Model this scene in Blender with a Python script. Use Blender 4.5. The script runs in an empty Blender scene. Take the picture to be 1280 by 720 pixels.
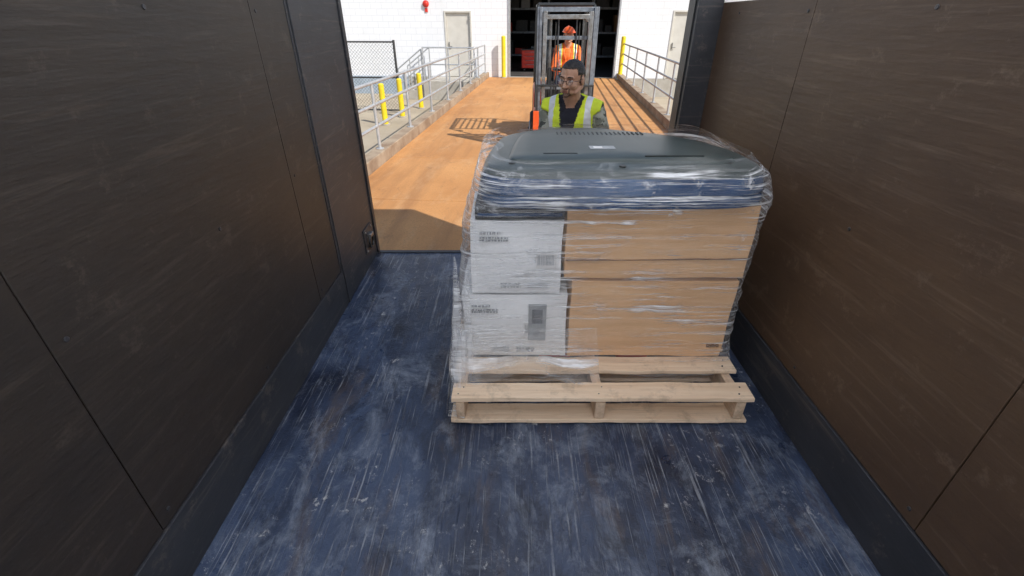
import bpy, math, random
import numpy as np
from mathutils import Vector, Matrix, noise, Euler
random.seed(4)
R=math.radians
scn=bpy.context.scene
SITE=-R(5)
# ---------------------------------------------------------------- materials
def newmat(name):
    m=bpy.data.materials.new(name); m.use_nodes=True
    nt=m.node_tree; nt.nodes.clear()
    out=nt.nodes.new('ShaderNodeOutputMaterial')
    bs=nt.nodes.new('ShaderNodeBsdfPrincipled')
    nt.links.new(bs.outputs[0],out.inputs[0])
    return m,nt,bs,out
def coords(nt,scale=(1,1,1),rot=(0,0,0)):
    tc=nt.nodes.new('ShaderNodeTexCoord'); mp=nt.nodes.new('ShaderNodeMapping')
    mp.inputs['Scale'].default_value=scale; mp.inputs['Rotation'].default_value=rot
    nt.links.new(tc.outputs['Object'],mp.inputs[0]); return mp.outputs[0]
def nz(nt,vec,scale=5,detail=4,rough=.6,dist=0):
    n=nt.nodes.new('ShaderNodeTexNoise'); n.inputs['Scale'].default_value=scale
    n.inputs['Detail'].default_value=detail; n.inputs['Roughness'].default_value=rough
    n.inputs['Distortion'].default_value=dist
    nt.links.new(vec,n.inputs['Vector']); return n.outputs['Fac']
def ramp(nt,fac,a,b,c0=(0,0,0,1),c1=(1,1,1,1)):
    r=nt.nodes.new('ShaderNodeValToRGB'); r.color_ramp.elements[0].position=a; r.color_ramp.elements[1].position=b
    r.color_ramp.elements[0].color=c0; r.color_ramp.elements[1].color=c1
    nt.links.new(fac,r.inputs[0]); return r.outputs[0]
def mix(nt,fac,a,b,mode='MIX'):
    n=nt.nodes.new('ShaderNodeMix'); n.data_type='RGBA'; n.blend_type=mode
    if isinstance(fac,(int,float)): n.inputs[0].default_value=fac
    else: nt.links.new(fac,n.inputs[0])
    for i,s in ((6,a),(7,b)):
        if isinstance(s,tuple): n.inputs[i].default_value=(*s[:3],1)
        else: nt.links.new(s,n.inputs[i])
    return n.outputs[2]
def mth(nt,op,a,b=0.0,clamp=False):
    n=nt.nodes.new('ShaderNodeMath'); n.operation=op; n.use_clamp=clamp
    for i,s in ((0,a),(1,b)):
        if isinstance(s,(int,float)): n.inputs[i].default_value=s
        else: nt.links.new(s,n.inputs[i])
    return n.outputs[0]
def bump(nt,bs,h,strength=.3,dist=.01):
    b=nt.nodes.new('ShaderNodeBump'); b.inputs['Strength'].default_value=strength; b.inputs['Distance'].default_value=dist
    nt.links.new(h,b.inputs['Height']); nt.links.new(b.outputs[0],bs.inputs['Normal'])
def M(name,c1,c2=None,scale=6,rough=.6,metal=0,bmp=.15,bscale=80,stretch=(1,1,1),lo=.35,hi=.65,bd=.003):
    m,nt,bs,out=newmat(name)
    if c2 is None: c2=tuple(x*.75 for x in c1)
    v=coords(nt,stretch)
    f=ramp(nt,nz(nt,v,scale),lo,hi)
    nt.links.new(mix(nt,f,c1,c2),bs.inputs['Base Color'])
    bs.inputs['Roughness'].default_value=rough; bs.inputs['Metallic'].default_value=metal
    if bmp>0: bump(nt,bs,nz(nt,v,bscale,3),bmp,bd)
    return m

def mat_floor():
    m,nt,bs,out=newmat('scuffed_floor_paint')
    v=coords(nt)
    base=mix(nt,ramp(nt,nz(nt,coords(nt,(1.6,.8,1),(0,0,.3)),1.5,5,.65,.6),.36,.62),(.010,.016,.038),(.055,.082,.150))
    base=mix(nt,mth(nt,'MULTIPLY',ramp(nt,nz(nt,coords(nt,(2.5,.7,1),(0,0,-.15)),2.6,6,.72,.4),.53,.68),.7),base,(.115,.085,.065))
    cl=ramp(nt,nz(nt,coords(nt,(1.5,1.0,1),(0,0,.5)),3.0,9,.82,.5),.50,.67)
    base=mix(nt,mth(nt,'MULTIPLY',cl,.72),base,(.26,.30,.37))
    dk=ramp(nt,nz(nt,coords(nt,(2.2,1.2,1),(0,0,-.3)),3.0,8,.8,.4),.50,.64)
    base=mix(nt,mth(nt,'MULTIPLY',dk,.7),base,(.010,.013,.024))
    tot=None
    for sc,rz,lo,hi,s in (((70,1.5,1),.22,.62,.67,1.),((55,1.3,1),-.48,.635,.68,1.),((80,2.2,1),1.15,.64,.68,1.),((110,3,1),-.05,.61,.67,1.)):
        f=ramp(nt,nz(nt,coords(nt,sc,(0,0,rz)),s,3,.6,.1),lo,hi)
        tot=f if tot is None else mth(nt,'MAXIMUM',tot,f)
    area=ramp(nt,nz(nt,v,2.3,6,.75),.40,.62)
    scr=mth(nt,'MULTIPLY',mth(nt,'MULTIPLY',tot,area),.65)
    base=mix(nt,scr,base,(.42,.45,.50))
    chips=ramp(nt,nz(nt,coords(nt,(1,.8,1)),24,6,.85,.3),.58,.63)
    chips=mth(nt,'MULTIPLY',chips,ramp(nt,nz(nt,coords(nt,(1,1,1),(0,0,1)),2.0,5,.75),.51,.59))
    base=mix(nt,mth(nt,'MULTIPLY',chips,.85),base,(.50,.51,.52))
    nt.links.new(base,bs.inputs['Base Color'])
    r=mth(nt,'MULTIPLY_ADD',nz(nt,v,7,4),.5); r.node.inputs[2].default_value=.10
    nt.links.new(r,bs.inputs['Roughness'])
    h=mth(nt,'ADD',nz(nt,v,34,6,.75),mth(nt,'MULTIPLY',tot,-.5))
    bump(nt,bs,h,.7,.005)
    return m
def mat_ramp():
    m,nt,bs,out=newmat('stained_ramp_concrete')
    v=coords(nt)
    c=mix(nt,ramp(nt,nz(nt,v,.7,5),.35,.65),(.64,.315,.112),(.50,.225,.072))
    c=mix(nt,mth(nt,'MULTIPLY',ramp(nt,nz(nt,coords(nt,(2.2,.22,1)),1.3,5),.5,.68),.5),c,(.28,.125,.05))
    c=mix(nt,mth(nt,'MULTIPLY',ramp(nt,nz(nt,coords(nt,(1.5,.5,1)),2.5,7,.7),.52,.72),.5),c,(.66,.41,.21))
    c=mix(nt,mth(nt,'MULTIPLY',ramp(nt,nz(nt,v,60,5,.8),.47,.72),.7),c,(.30,.15,.06))
    c=mix(nt,mth(nt,'MULTIPLY',ramp(nt,nz(nt,coords(nt,(1,.35,1),(0,0,.1)),5,7,.8,.6),.57,.66),.5),c,(.24,.12,.055))
    nt.links.new(c,bs.inputs['Base Color']); bs.inputs['Roughness'].default_value=.75
    bump(nt,bs,nz(nt,v,120,4),.5,.004); return m
def mat_block():
    m,nt,bs,out=newmat('white_block_wall')
    tc=nt.nodes.new('ShaderNodeTexCoord'); sp=nt.nodes.new('ShaderNodeSeparateXYZ'); cb=nt.nodes.new('ShaderNodeCombineXYZ')
    nt.links.new(tc.outputs['Object'],sp.inputs[0]); nt.links.new(sp.outputs[0],cb.inputs[0]); nt.links.new(sp.outputs[2],cb.inputs[1])
    b=nt.nodes.new('ShaderNodeTexBrick'); nt.links.new(cb.outputs[0],b.inputs[0])
    b.inputs['Scale'].default_value=1; b.inputs['Brick Width'].default_value=.4; b.inputs['Row Height'].default_value=.2; b.inputs['Mortar Size'].default_value=.006
    b.inputs['Color1'].default_value=(.84,.84,.85,1); b.inputs['Color2'].default_value=(.81,.815,.83,1); b.inputs['Mortar'].default_value=(.66,.67,.70,1)
    v=coords(nt,(1,1,.3))
    c=mix(nt,mth(nt,'MULTIPLY',ramp(nt,nz(nt,v,1.5,6),.5,.8),.3),b.outputs[0],(.62,.62,.60))
    nt.links.new(c,bs.inputs['Base Color']); bs.inputs['Roughness'].default_value=.6
    h=mth(nt,'MULTIPLY',b.outputs['Fac'],-1.0); bump(nt,bs,h,.3,.006); return m
def mat_wood(name,c1,c2,axis=0):
    m,nt,bs,out=newmat(name)
    s=[14,14,14]; s[axis]=.9
    v=coords(nt,tuple(s))
    c=mix(nt,ramp(nt,nz(nt,v,2.5,6,.65,.6),.35,.65),c1,c2)
    s2=[60,60,60]; s2[axis]=1.5
    c=mix(nt,mth(nt,'MULTIPLY',ramp(nt,nz(nt,coords(nt,tuple(s2)),1.5,4,.7,.3),.55,.70),.5),c,tuple(x*.55 for x in c2))
    c=mix(nt,mth(nt,'MULTIPLY',ramp(nt,nz(nt,coords(nt),7,6,.75),.52,.70),.6),c,tuple(x*.40 for x in c2))
    nt.links.new(c,bs.inputs['Base Color']); bs.inputs['Roughness'].default_value=.75
    bump(nt,bs,nz(nt,v,6,5),.6,.004); return m
def mat_ply(name,c1,c2,c3):
    m,nt,bs,out=newmat(name)
    v=coords(nt,(1,.35,3))
    c=mix(nt,ramp(nt,nz(nt,coords(nt,(1,.5,1)),2.2,6,.7),.35,.65),c1,c2)
    c=mix(nt,mth(nt,'MULTIPLY',ramp(nt,nz(nt,coords(nt,(1,1.2,24),(R(8),0,0)),1.5,6,.7,.4),.55,.68),.5),c,c3)
    c=mix(nt,mth(nt,'MULTIPLY',ramp(nt,nz(nt,coords(nt,(1,1,1),(1,1,0)),7,6,.8),.57,.66),.6),c,c3)
    nt.links.new(c,bs.inputs['Base Color']); bs.inputs['Roughness'].default_value=.5
    bump(nt,bs,nz(nt,v,9,6),.5,.006); return m
def mat_wrap():
    m,nt,bs,out=newmat('stretch_film')
    bs.inputs['Base Color'].default_value=(.94,.965,1,1); bs.inputs['Roughness'].default_value=.11
    bs.inputs['Specular IOR Level'].default_value=1.0
    st=None
    for sc,ry,lo,hi,w in (((1.1,1.1,36),R(7),.545,.67,.8),((1.6,1.6,70),R(-6),.555,.66,.65),((.9,.9,24),R(16),.57,.66,.9),((6,6,9),R(30),.575,.71,.5)):
        f=mth(nt,'MULTIPLY',ramp(nt,nz(nt,coords(nt,sc,(0,ry,0)),1.4,5,.68,.5),lo,hi),w)
        st=f if st is None else mth(nt,'ADD',st,f)
    st=mth(nt,'MULTIPLY',st,ramp(nt,nz(nt,coords(nt),3.6,3),.34,.62))
    tc=nt.nodes.new('ShaderNodeTexCoord'); sp=nt.nodes.new('ShaderNodeSeparateXYZ'); nt.links.new(tc.outputs['Object'],sp.inputs[0])
    def mr(a,b_,c,d,sock=2):
        n=nt.nodes.new('ShaderNodeMapRange'); 
        for i,x in enumerate((a,b_,c,d)): n.inputs[i+1].default_value=x
        nt.links.new(sp.outputs[sock],n.inputs[0]); return n.outputs[0]
    st=mth(nt,'MULTIPLY',st,mr(.76,.88,.80,2.2))  # whiter streaks at television height, glare put into the film opacity
    top=mr(.965,.99,1.0,.42)
    st=mth(nt,'MULTIPLY',st,top)
    lw=nt.nodes.new('ShaderNodeLayerWeight'); lw.inputs[0].default_value=.35
    f=mth(nt,'ADD',mth(nt,'MULTIPLY',mth(nt,'POWER',lw.outputs['Facing'],2.4),.42),.08)
    f=mth(nt,'ADD',f,mth(nt,'MULTIPLY',mr(-.12,-.19,0,.32,0),ramp(nt,nz(nt,coords(nt,(30,6,2)),1,3),.4,.6)))
    f=mth(nt,'MULTIPLY',f,top)
    f=mth(nt,'ADD',f,st,True); f=mth(nt,'MINIMUM',f,.92)
    tr=nt.nodes.new('ShaderNodeBsdfTransparent'); mx=nt.nodes.new('ShaderNodeMixShader')
    nt.links.new(f,mx.inputs[0]); nt.links.new(tr.outputs[0],mx.inputs[1]); nt.links.new(bs.outputs[0],mx.inputs[2])
    nt.links.new(mx.outputs[0],out.inputs[0])
    bump(nt,bs,nz(nt,coords(nt,(2,2,26),(0,R(6),0)),2,4),1.0,.03)
    return m
def mat_translucent(name,col):
    m,nt,bs,out=newmat(name)
    bs.inputs['Base Color'].default_value=(*col,1); bs.inputs['Roughness'].default_value=.5
    tl=nt.nodes.new('ShaderNodeBsdfTranslucent'); tl.inputs[0].default_value=(*col,1)
    mx=nt.nodes.new('ShaderNodeMixShader'); mx.inputs[0].default_value=.97
    nt.links.new(bs.outputs[0],mx.inputs[1]); nt.links.new(tl.outputs[0],mx.inputs[2]); nt.links.new(mx.outputs[0],out.inputs[0])
    return m
def mat_camo():
    m,nt,bs,out=newmat('camouflage_cloth')
    v=coords(nt)
    c=mix(nt,ramp(nt,nz(nt,v,14,2),.48,.5),(.20,.21,.17),(.36,.37,.31))
    c=mix(nt,ramp(nt,nz(nt,coords(nt,(1,1,1),(1,0,0)),18,2),.58,.6),c,(.06,.065,.055))
    nt.links.new(c,bs.inputs['Base Color']); bs.inputs['Roughness'].default_value=.9; return m
def mat_glass(name,col=(1,1,1)):
    m,nt,bs,out=newmat(name)
    tr=nt.nodes.new('ShaderNodeBsdfTransparent'); mx=nt.nodes.new('ShaderNodeMixShader'); mx.inputs[0].default_value=.06
    bs.inputs['Roughness'].default_value=.05; bs.inputs['Base Color'].default_value=(*col,1)
    nt.links.new(tr.outputs[0],mx.inputs[1]); nt.links.new(bs.outputs[0],mx.inputs[2]); nt.links.new(mx.outputs[0],out.inputs[0]); return m

m_floor=mat_floor(); m_ramp=mat_ramp(); m_block=mat_block(); m_wrap=mat_wrap()
m_frp=mat_translucent('translucent_fibreglass',(.99,.99,1))  # for unseen panels that let sunlight through to brighten the truck
m_woodx=mat_wood('pallet_wood',(.90,.72,.54),(.78,.58,.40),0)
m_woody=mat_wood('pallet_wood_stringer',(.80,.61,.44),(.62,.44,.30),1)
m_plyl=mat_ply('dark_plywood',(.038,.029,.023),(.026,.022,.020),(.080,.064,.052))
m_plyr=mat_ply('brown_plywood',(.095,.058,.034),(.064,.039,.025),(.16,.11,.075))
m_dsteel=mat_ply('dark_worn_steel',(.024,.026,.032),(.044,.047,.056),(.14,.12,.105))
m_steel=M('bare_steel',(.35,.36,.37),(.22,.2,.18),15,.4,.8)
m_galv=M('galvanised_steel',(.56,.57,.58),(.44,.45,.46),12,.45,.5,.1)
m_conc=M('grey_concrete',(.48,.45,.40),(.36,.33,.28),2.5,.85,0,.4,90)
m_ground=M('yard_concrete',(.46,.39,.29),(.35,.29,.21),.5,.9,0,.4,60)
m_curb=M('curb_concrete',(.40,.31,.22),(.25,.17,.11),3,.85,0,.4,70)
m_yellow=M('yellow_paint',(.85,.66,.02),(.70,.50,.02),6,.5)
m_dark=M('dark_interior',(.045,.045,.05),(.025,.025,.03),2,.8)
m_intfloor=M('interior_floor',(.09,.085,.08),(.05,.05,.05),2,.5)
m_cream=M('cream_door_paint',(.64,.61,.55),(.57,.54,.48),3,.5)
m_whitep=M('white_paint',(.8,.8,.8),(.72,.72,.72),3,.5)
m_red=M('red_paint',(.70,.04,.02),(.55,.03,.02),5,.4)
m_orange=M('orange_paint',(.85,.13,.02),(.7,.09,.02),5,.35)
m_black=M('black_plastic',(.02,.021,.022),(.032,.033,.034),10,.45,0,.2)
m_rubber=M('rubber',(.02,.02,.02),(.035,.034,.032),12,.8)
m_mast=M('mast_paint',(.27,.30,.34),(.14,.15,.17),9,.4,.4,.2)
m_tv=M('television_plastic',(.034,.050,.049),(.058,.074,.072),4,.34,0,.25,300,bd=.001)
m_tvd=M('television_vent',(.012,.016,.016),(.02,.025,.024),4,.5)
m_tvside=M('television_side_glare',(.016,.048,.13),(.035,.095,.22),5,.16,0,.1)  # bluish tint puts glare into the colour of the dark plastic
m_card=M('cardboard',(.80,.51,.28),(.70,.425,.22),4,.8,0,.25,50,stretch=(.5,.5,6),bd=.002)
m_cardd=M('cardboard_edge',(.25,.14,.07),(.18,.10,.05),4,.9)
m_tape=M('packing_tape',(.58,.42,.26),(.52,.36,.2),6,.2,0,0)
m_wbox=M('white_carton',(.90,.91,.92),(.84,.86,.88),5,.6,0,.15,60)
m_ink=M('printed_ink',(.12,.13,.15),(.2,.21,.23),40,.7)
m_grey=M('grey_label',(.40,.42,.44),(.30,.32,.34),30,.6)
m_skin=M('skin',(.54,.31,.205),(.46,.25,.165),18,.48,0,.1,200,bd=.001)
m_lip=M('lips',(.38,.17,.13),(.33,.14,.1),18,.5)
m_hair=M('black_hair',(.014,.012,.010),(.04,.032,.026),60,.55,0,.8,180)
m_stub=M('beard',(.09,.06,.045),(.22,.13,.09),140,.8)
m_eye=M('eye_white',(.75,.72,.7),(.7,.66,.64),5,.2,0,0)
m_iris=M('iris',(.02,.012,.008),(.03,.02,.01),5,.1,0,0)
m_shirt=M('black_cloth',(.012,.013,.022),(.02,.02,.03),12,.9,0,.3)
m_vest=M('hivis_yellow',(.76,.90,.04),(.66,.80,.04),8,.7,0,.3,150)
m_voran=M('hivis_orange',(1,.19,.02),(.85,.14,.02),8,.7,0,.3,150)
m_silver=M('reflective_tape',(.80,.82,.84),(.7,.72,.74),30,.35,.1)
m_camo=mat_camo()
m_jean=M('work_trousers',(.045,.055,.085),(.07,.08,.11),25,.9,0,.3)
m_boot=M('work_boot',(.06,.04,.025),(.03,.02,.015),12,.7)
m_glove=M('work_glove',(.06,.06,.065),(.1,.1,.1),20,.8)
m_lens=mat_glass('lens_glass')
m_fwire=M('fence_coating',(.03,.03,.03),(.05,.05,.05),8,.5)
m_found=M('foundation_paint',(.40,.47,.54),(.33,.39,.45),2,.7)

# ---------------------------------------------------------------- mesh builder
class B:
    def __init__(s): s.v=[];s.f=[];s.m=[];s.mats=[]
    def mi(s,mat):
        if mat not in s.mats: s.mats.append(mat)
        return s.mats.index(mat)
    def add(s,vs,fs,mat):
        o=len(s.v); s.v+= [tuple(v) for v in vs]; k=s.mi(mat)
        for f in fs: s.f.append(tuple(i+o for i in f)); s.m.append(k)
    def box(s,x0,x1,y0,y1,z0,z1,mat,rot=None,piv=None):
        vs=[Vector(p) for p in ((x0,y0,z0),(x1,y0,z0),(x1,y1,z0),(x0,y1,z0),(x0,y0,z1),(x1,y0,z1),(x1,y1,z1),(x0,y1,z1))]
        if rot:
            c=Vector(piv) if piv else Vector(((x0+x1)/2,(y0+y1)/2,(z0+z1)/2)); r=Euler(rot).to_matrix()
            vs=[r@(v-c)+c for v in vs]
        s.add(vs,[(0,3,2,1),(4,5,6,7),(0,1,5,4),(1,2,6,5),(2,3,7,6),(3,0,4,7)],mat)
    def cyl(s,p0,p1,r0,mat,r1=None,n=12):
        p0=Vector(p0);p1=Vector(p1); r1=r0 if r1 is None else r1
        d=(p1-p0).normalized(); a=d.orthogonal().normalized(); b=d.cross(a)
        vs=[];
        for p,r in ((p0,r0),(p1,r1)):
            for i in range(n):
                t=2*math.pi*i/n; vs.append(p+a*math.cos(t)*r+b*math.sin(t)*r)
        fs=[(i,(i+1)%n,(i+1)%n+n,i+n) for i in range(n)]
        fs+= [tuple(range(n-1,-1,-1)),tuple(range(n,2*n))]
        s.add(vs,fs,mat)
    def path(s,pts,r,mat,n=8):
        for a,b in zip(pts[:-1],pts[1:]): s.cyl(a,b,r,mat,n=n)
    def ball(s,c,r,mat,n=12,sc=(1,1,1)):
        vs=[];fs=[]
        for j in range(n+1):
            ph=math.pi*j/n
            for i in range(n*2):
                th=math.pi*i/n
                vs.append((c[0]+r*sc[0]*math.sin(ph)*math.cos(th),c[1]+r*sc[1]*math.sin(ph)*math.sin(th),c[2]+r*sc[2]*math.cos(ph)))
        w=n*2
        for j in range(n):
            for i in range(w): fs.append((j*w+i,(j+1)*w+i,(j+1)*w+(i+1)%w,j*w+(i+1)%w))
        s.add(vs,fs,mat)
    def loft(s,rings,mat,cap0=True,cap1=True):
        n=len(rings[0]); vs=[p for r in rings for p in r]; fs=[]
        for j in range(len(rings)-1):
            for i in range(n): fs.append((j*n+i,j*n+(i+1)%n,(j+1)*n+(i+1)%n,(j+1)*n+i))
        if cap0: fs.append(tuple(range(n-1,-1,-1)))
        if cap1: fs.append(tuple((len(rings)-1)*n+i for i in range(n)))
        s.add(vs,fs,mat)
    def torus(s,c,R_,r,mat,axis='x',n=24,k=8,sy=1):
        vs=[];fs=[]
        for i in range(n):
            a=2*math.pi*i/n
            for j in range(k):
                b=2*math.pi*j/k; q=R_+r*math.cos(b); u=q*math.cos(a); w=q*math.sin(a)*sy; h=r*math.sin(b)
                p={'x':(h,u,w),'y':(u,h,w),'z':(u,w,h)}[axis]
                vs.append((c[0]+p[0],c[1]+p[1],c[2]+p[2]))
        for i in range(n):
            for j in range(k): fs.append((i*k+j,((i+1)%n)*k+j,((i+1)%n)*k+(j+1)%k,i*k+(j+1)%k))
        s.add(vs,fs,mat)
    def wheel(s,c,rad,w,axis='x',hub=None):
        e={'x':Vector((1,0,0)),'y':Vector((0,1,0))}[axis]; c=Vector(c)
        prof=[(-w/2,rad*.55),(-w/2,rad*.9),(-w*.38,rad),(w*.38,rad),(w/2,rad*.9),(w/2,rad*.55)]
        rings=[]
        for h,r in prof:
            rings.append([tuple(c+e*h+Vector((0,math.cos(t),math.sin(t)))*r) for t in [2*math.pi*i/28 for i in range(28)]])
        s.loft(rings,m_rubber)
        s.cyl(c-e*(w/2+.01),c+e*(w/2+.01),rad*.5,hub or m_steel,n=20)
        s.cyl(c-e*(w/2+.03),c+e*(w/2+.03),rad*.18,m_dsteel,n=12)
    def obj(s,name,parent=None,bevel=0,smooth=35,site=False,loc=None,rot=None):
        me=bpy.data.meshes.new(name); me.from_pydata(s.v,[],s.f)
        for m in s.mats: me.materials.append(m)
        me.polygons.foreach_set('material_index',s.m)
        me.polygons.foreach_set('use_smooth',[True]*len(s.f)); me.update()
        me.set_sharp_from_angle(angle=R(smooth))
        o=bpy.data.objects.new(name,me); scn.collection.objects.link(o)
        if bevel:
            b=o.modifiers.new('bevel','BEVEL'); b.width=bevel; b.segments=2; b.limit_method='ANGLE'; b.angle_limit=R(50)
        if site: o.rotation_euler=(0,0,SITE)
        if loc: o.location=loc
        if rot: o.rotation_euler=rot
        if parent: o.parent=parent
        return o
def empty(name,site=False,loc=(0,0,0),rot=None):
    e=bpy.data.objects.new(name,None); scn.collection.objects.link(e); e.location=loc
    if site: e.rotation_euler=(0,0,SITE)
    if rot: e.rotation_euler=rot
    return e

ZR=-.42; ZG=-1.05
# ---------------------------------------------------------------- ground + ramp
b=B(); b.add([(-400,-400,ZG),(400,-400,ZG),(400,400,ZG),(-400,400,ZG)],[(0,1,2,3)],m_ground); b.obj('ground')
b=B(); UL,UR=-2.53,2.23
segs=[3.35,5.2,7.15,10.2,13.2,16.1,19.0]
for a,c in zip(segs[:-1],segs[1:]):
    b.box(UL,UR,a+.006,c-.006,ZG,ZR,m_ramp)
b.box(UL+.01,UR-.01,3.4,18.98,ZG,ZR-.015,m_curb)
b.obj('concrete_ramp',site=True,bevel=.004)
for nm,u0,u1 in (('ramp_curb',UL-.2,UL-.002),('ramp_curb',UR+.002,UR+.2)):
    b=B()
    for a,c in zip(segs[:-1],segs[1:]): b.box(u0,u1,a+.003,c-.003,ZG,ZR+.17,m_curb)
    b.obj(nm,site=True,bevel=.012)
def railing(name,pts,z0,h,rails=(1.0,.68,.36),sp=1.6,r=.024,site=True):
    b=B()
    for p,q in zip(pts[:-1],pts[1:]):
        p=Vector(p);q=Vector(q); L=(q-p).length; n=max(1,round(L/sp))
        for i in range(n+1):
            c=p.lerp(q,i/n); b.cyl(c,c+Vector((0,0,h)),r,m_galv,n=10)
            b.cyl(c,c+Vector((0,0,.012)),.06,m_galv,n=10)
            b.ball(c+Vector((0,0,h)),r*1.15,m_galv,5)
        for k in rails: b.cyl(p+Vector((0,0,h*k)),q+Vector((0,0,h*k)),r*.95,m_galv,n=10)
    return b.obj(name,site=site,smooth=50)
railing('ramp_railing',[(UL-.1,3.6,ZR+.17),(UL-.1,18.7,ZR+.17)],0,.92)
railing('ramp_railing',[(UR+.1,3.6,ZR+.17),(UR+.1,18.7,ZR+.17)],0,.98)
b=B(); b.box(-4.7,UL-.21,17.5,18.98,ZG,ZR-.003,m_conc)
for i in range(3):
    b.box(-4.7-.3*(i+1),-4.7-.3*i-.002,17.6,18.9,ZG,ZR-.157*(i+1),m_conc)
b.obj('entrance_steps',site=True,bevel=.008)
railing('stair_railing',[(-2.85,17.58,ZR),(-4.65,17.58,ZR)],0,1.05,(1,.5),.9)
b=B()
for v in (17.62,18.8):
    b.path([(-4.72,v,ZR-.1),(-4.72,v,ZR+1.0),(-5.6,v,ZG+1.0),(-5.6,v,ZG)],.022,m_galv,10)
    b.path([(-4.72,v,ZR+.5),(-5.6,v,ZG+.5)],.02,m_galv,10)
    b.cyl((-5.15,v,ZR-.5),(-5.15,v,ZR+.68),.02,m_galv)
b.obj('stair_handrail',site=True)
def bollard(u,v,z,h=1.1,r=.075):
    b=B(); b.cyl((0,0,0),(0,0,h),r,m_yellow,n=20); b.ball((0,0,h),r,m_yellow,8,(1,1,.5)); b.cyl((0,0,0),(0,0,.03),r*1.6,m_conc,n=20)
    c,s=math.cos(SITE),math.sin(SITE)
    b.obj('bollard',loc=(u*c-v*s,u*s+v*c,z))
for u,v,z,h in ((-4.62,12.9,ZG,1.02),(-4.5,14.1,ZG,1.02),(-4.35,15.7,ZG,1.02),(-1.95,18.75,ZR,1.35),(2.3,18.6,ZR,1.35)): bollard(u,v,z,h)
b=B(); f0,f1,fv=-11,-4.75,14.8
for i in range(4):
    u=f0+(f1-f0)*i/3; b.cyl((u,fv,ZG),(u,fv,ZG+2.0),.035,m_fwire)
for z in (ZG+1.95,ZG+1.0,ZG+.08): b.cyl((f0,fv,z),(f1,fv,z),.022,m_fwire,n=8)
for sgn in (1,-1):
    k=f0-2
    while k<f1+2:
        dx=sgn*1.87
        ts=sorted(((f0-k)/dx,(f1-k)/dx)); t0=max(0,ts[0]); t1=min(1,ts[1])
        if t1-t0>.02:
            P=lambda t:(k+dx*t,fv,ZG+.08+1.87*t)
            b.cyl(P(t0),P(t1),.0035,m_fwire,n=3)
        k+=.1
b.obj('chain_link_fence',site=True)
# ---------------------------------------------------------------- warehouse
W=empty('warehouse_building',site=True); H=6.2; V0,V1=19.0,19.3
b=B()
b.box(-18,-4.13,V0,V1,ZR,H,m_block); b.box(-4.13,-3.13,V0,V1,1.74,H,m_block); b.box(-3.13,-1.8,V0,V1,ZR,H,m_block)
b.box(-1.8,2.15,V0,V1,3.7,H,m_block); b.box(2.15,3.95,V0,V1,ZR,H,m_block); b.box(3.95,4.95,V0,V1,1.74,H,m_block); b.box(4.95,14,V0,V1,ZR,H,m_block)
b.obj('front_wall',W)
b=B(); b.box(-18.05,-5.66,V0-.04,V1,ZG,ZR-.002,m_found); b.box(-5.66,14.05,V0,V1,ZG,ZR-.004,m_conc)
b.obj('foundation',W)
b=B(); b.box(-18,-17.7,V1,33,ZG,H,m_block); b.box(13.7,14,V1,33,ZG,H,m_block); b.box(-18,14,33,33.3,ZG,H,m_block); b.box(-18.1,14.1,V0-.1,33.4,H,H+.25,m_conc); b.obj('side_walls_and_roof',W)
b=B(); b.box(-17.6,13.6,V1,32.9,ZG,ZR-.006,m_intfloor); b.box(-7.5,-7.4,V1,31,ZR,H-.1,m_dark); b.box(7.5,7.6,V1,31,ZR,H-.1,m_dark); b.box(-7.4,7.5,31,31.1,ZR,H-.1,m_dark); b.box(-7.4,7.5,V1,31,4.6,4.7,m_dark)
b.obj('interior',W)
b=B()
for u0,u1 in ((-4.13,-3.13),(3.95,4.95)):
    b.box(u0,u0+.06,V0-.02,V0+.2,ZR,1.74,m_cream); b.box(u1-.06,u1,V0-.02,V0+.2,ZR,1.74,m_cream); b.box(u0+.06,u1-.06,V0-.02,V0+.2,1.68,1.74,m_cream)
    b.box(u0+.065,u1-.065,V0+.05,V0+.1,ZR+.01,1.675,m_cream)
    b.box(u0+.12,u0+.15,V0+.01,V0+.05,.55,.75,m_steel); b.cyl((u0+.135,V0+.0,.6),(u0+.25,V0,.6),.012,m_steel)
    for z in (-.2,.6,1.45): b.cyl((u1-.062,V0-.03,z),(u1-.062,V0-.03,z+.12),.012,m_steel)
b.obj('personnel_doors',W,bevel=.004)
b=B()
for u in (-1.8,2.09): b.box(u,u+.06,V0-.03,V0+.28,ZR,3.7,m_galv)
b.box(-1.74,2.09,V0-.03,V0+.28,3.64,3.7,m_galv); b.cyl((-1.74,V1+.2,3.6),(2.09,V1+.2,3.6),.22,m_steel,n=16)
b.box(-1.74,2.09,V0+.05,V0+.09,3.2,3.64,m_galv)
b.obj('roll_up_door',W)
b=B(); b.cyl((-4.75,V0-.06,1.95),(-4.75,V0,1.95),.11,m_red,n=24); b.ball((-4.75,V0-.06,1.95),.09,m_red,8,(1,.5,1)); b.box(-4.8,-4.7,V0-.03,V0,1.7,1.82,m_red)
b.obj('alarm_bell',site=True)
b=B()
def rack(u0,u1,v0,v1):
    for u in (u0,(u0+u1)/2,u1):
        for v in (v0,v1): b.box(u-.04,u+.04,v-.04,v+.04,ZR,3.2,m_mast)
    for z in (.3,1.3,2.3):
        for v in (v0,v1): b.box(u0,u1,v-.02,v+.02,ZR+z,ZR+z+.08,m_mast)
        u=u0+.1
        while u<u1-.5:
            w=random.uniform(.3,.6); h=random.uniform(.25,.7)
            b.box(u,u+w,v0+.05,v1-.05,ZR+z+.08,ZR+z+.08+h,random.choice([m_black,m_dsteel,m_grey,m_black,m_cardd,m_red])); u+=w+random.uniform(.05,.25)
rack(-4.5,-.5,26,27); rack(1.6,5.5,25.2,26.2)
b.obj('storage_rack',site=True)
b=B()
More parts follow.
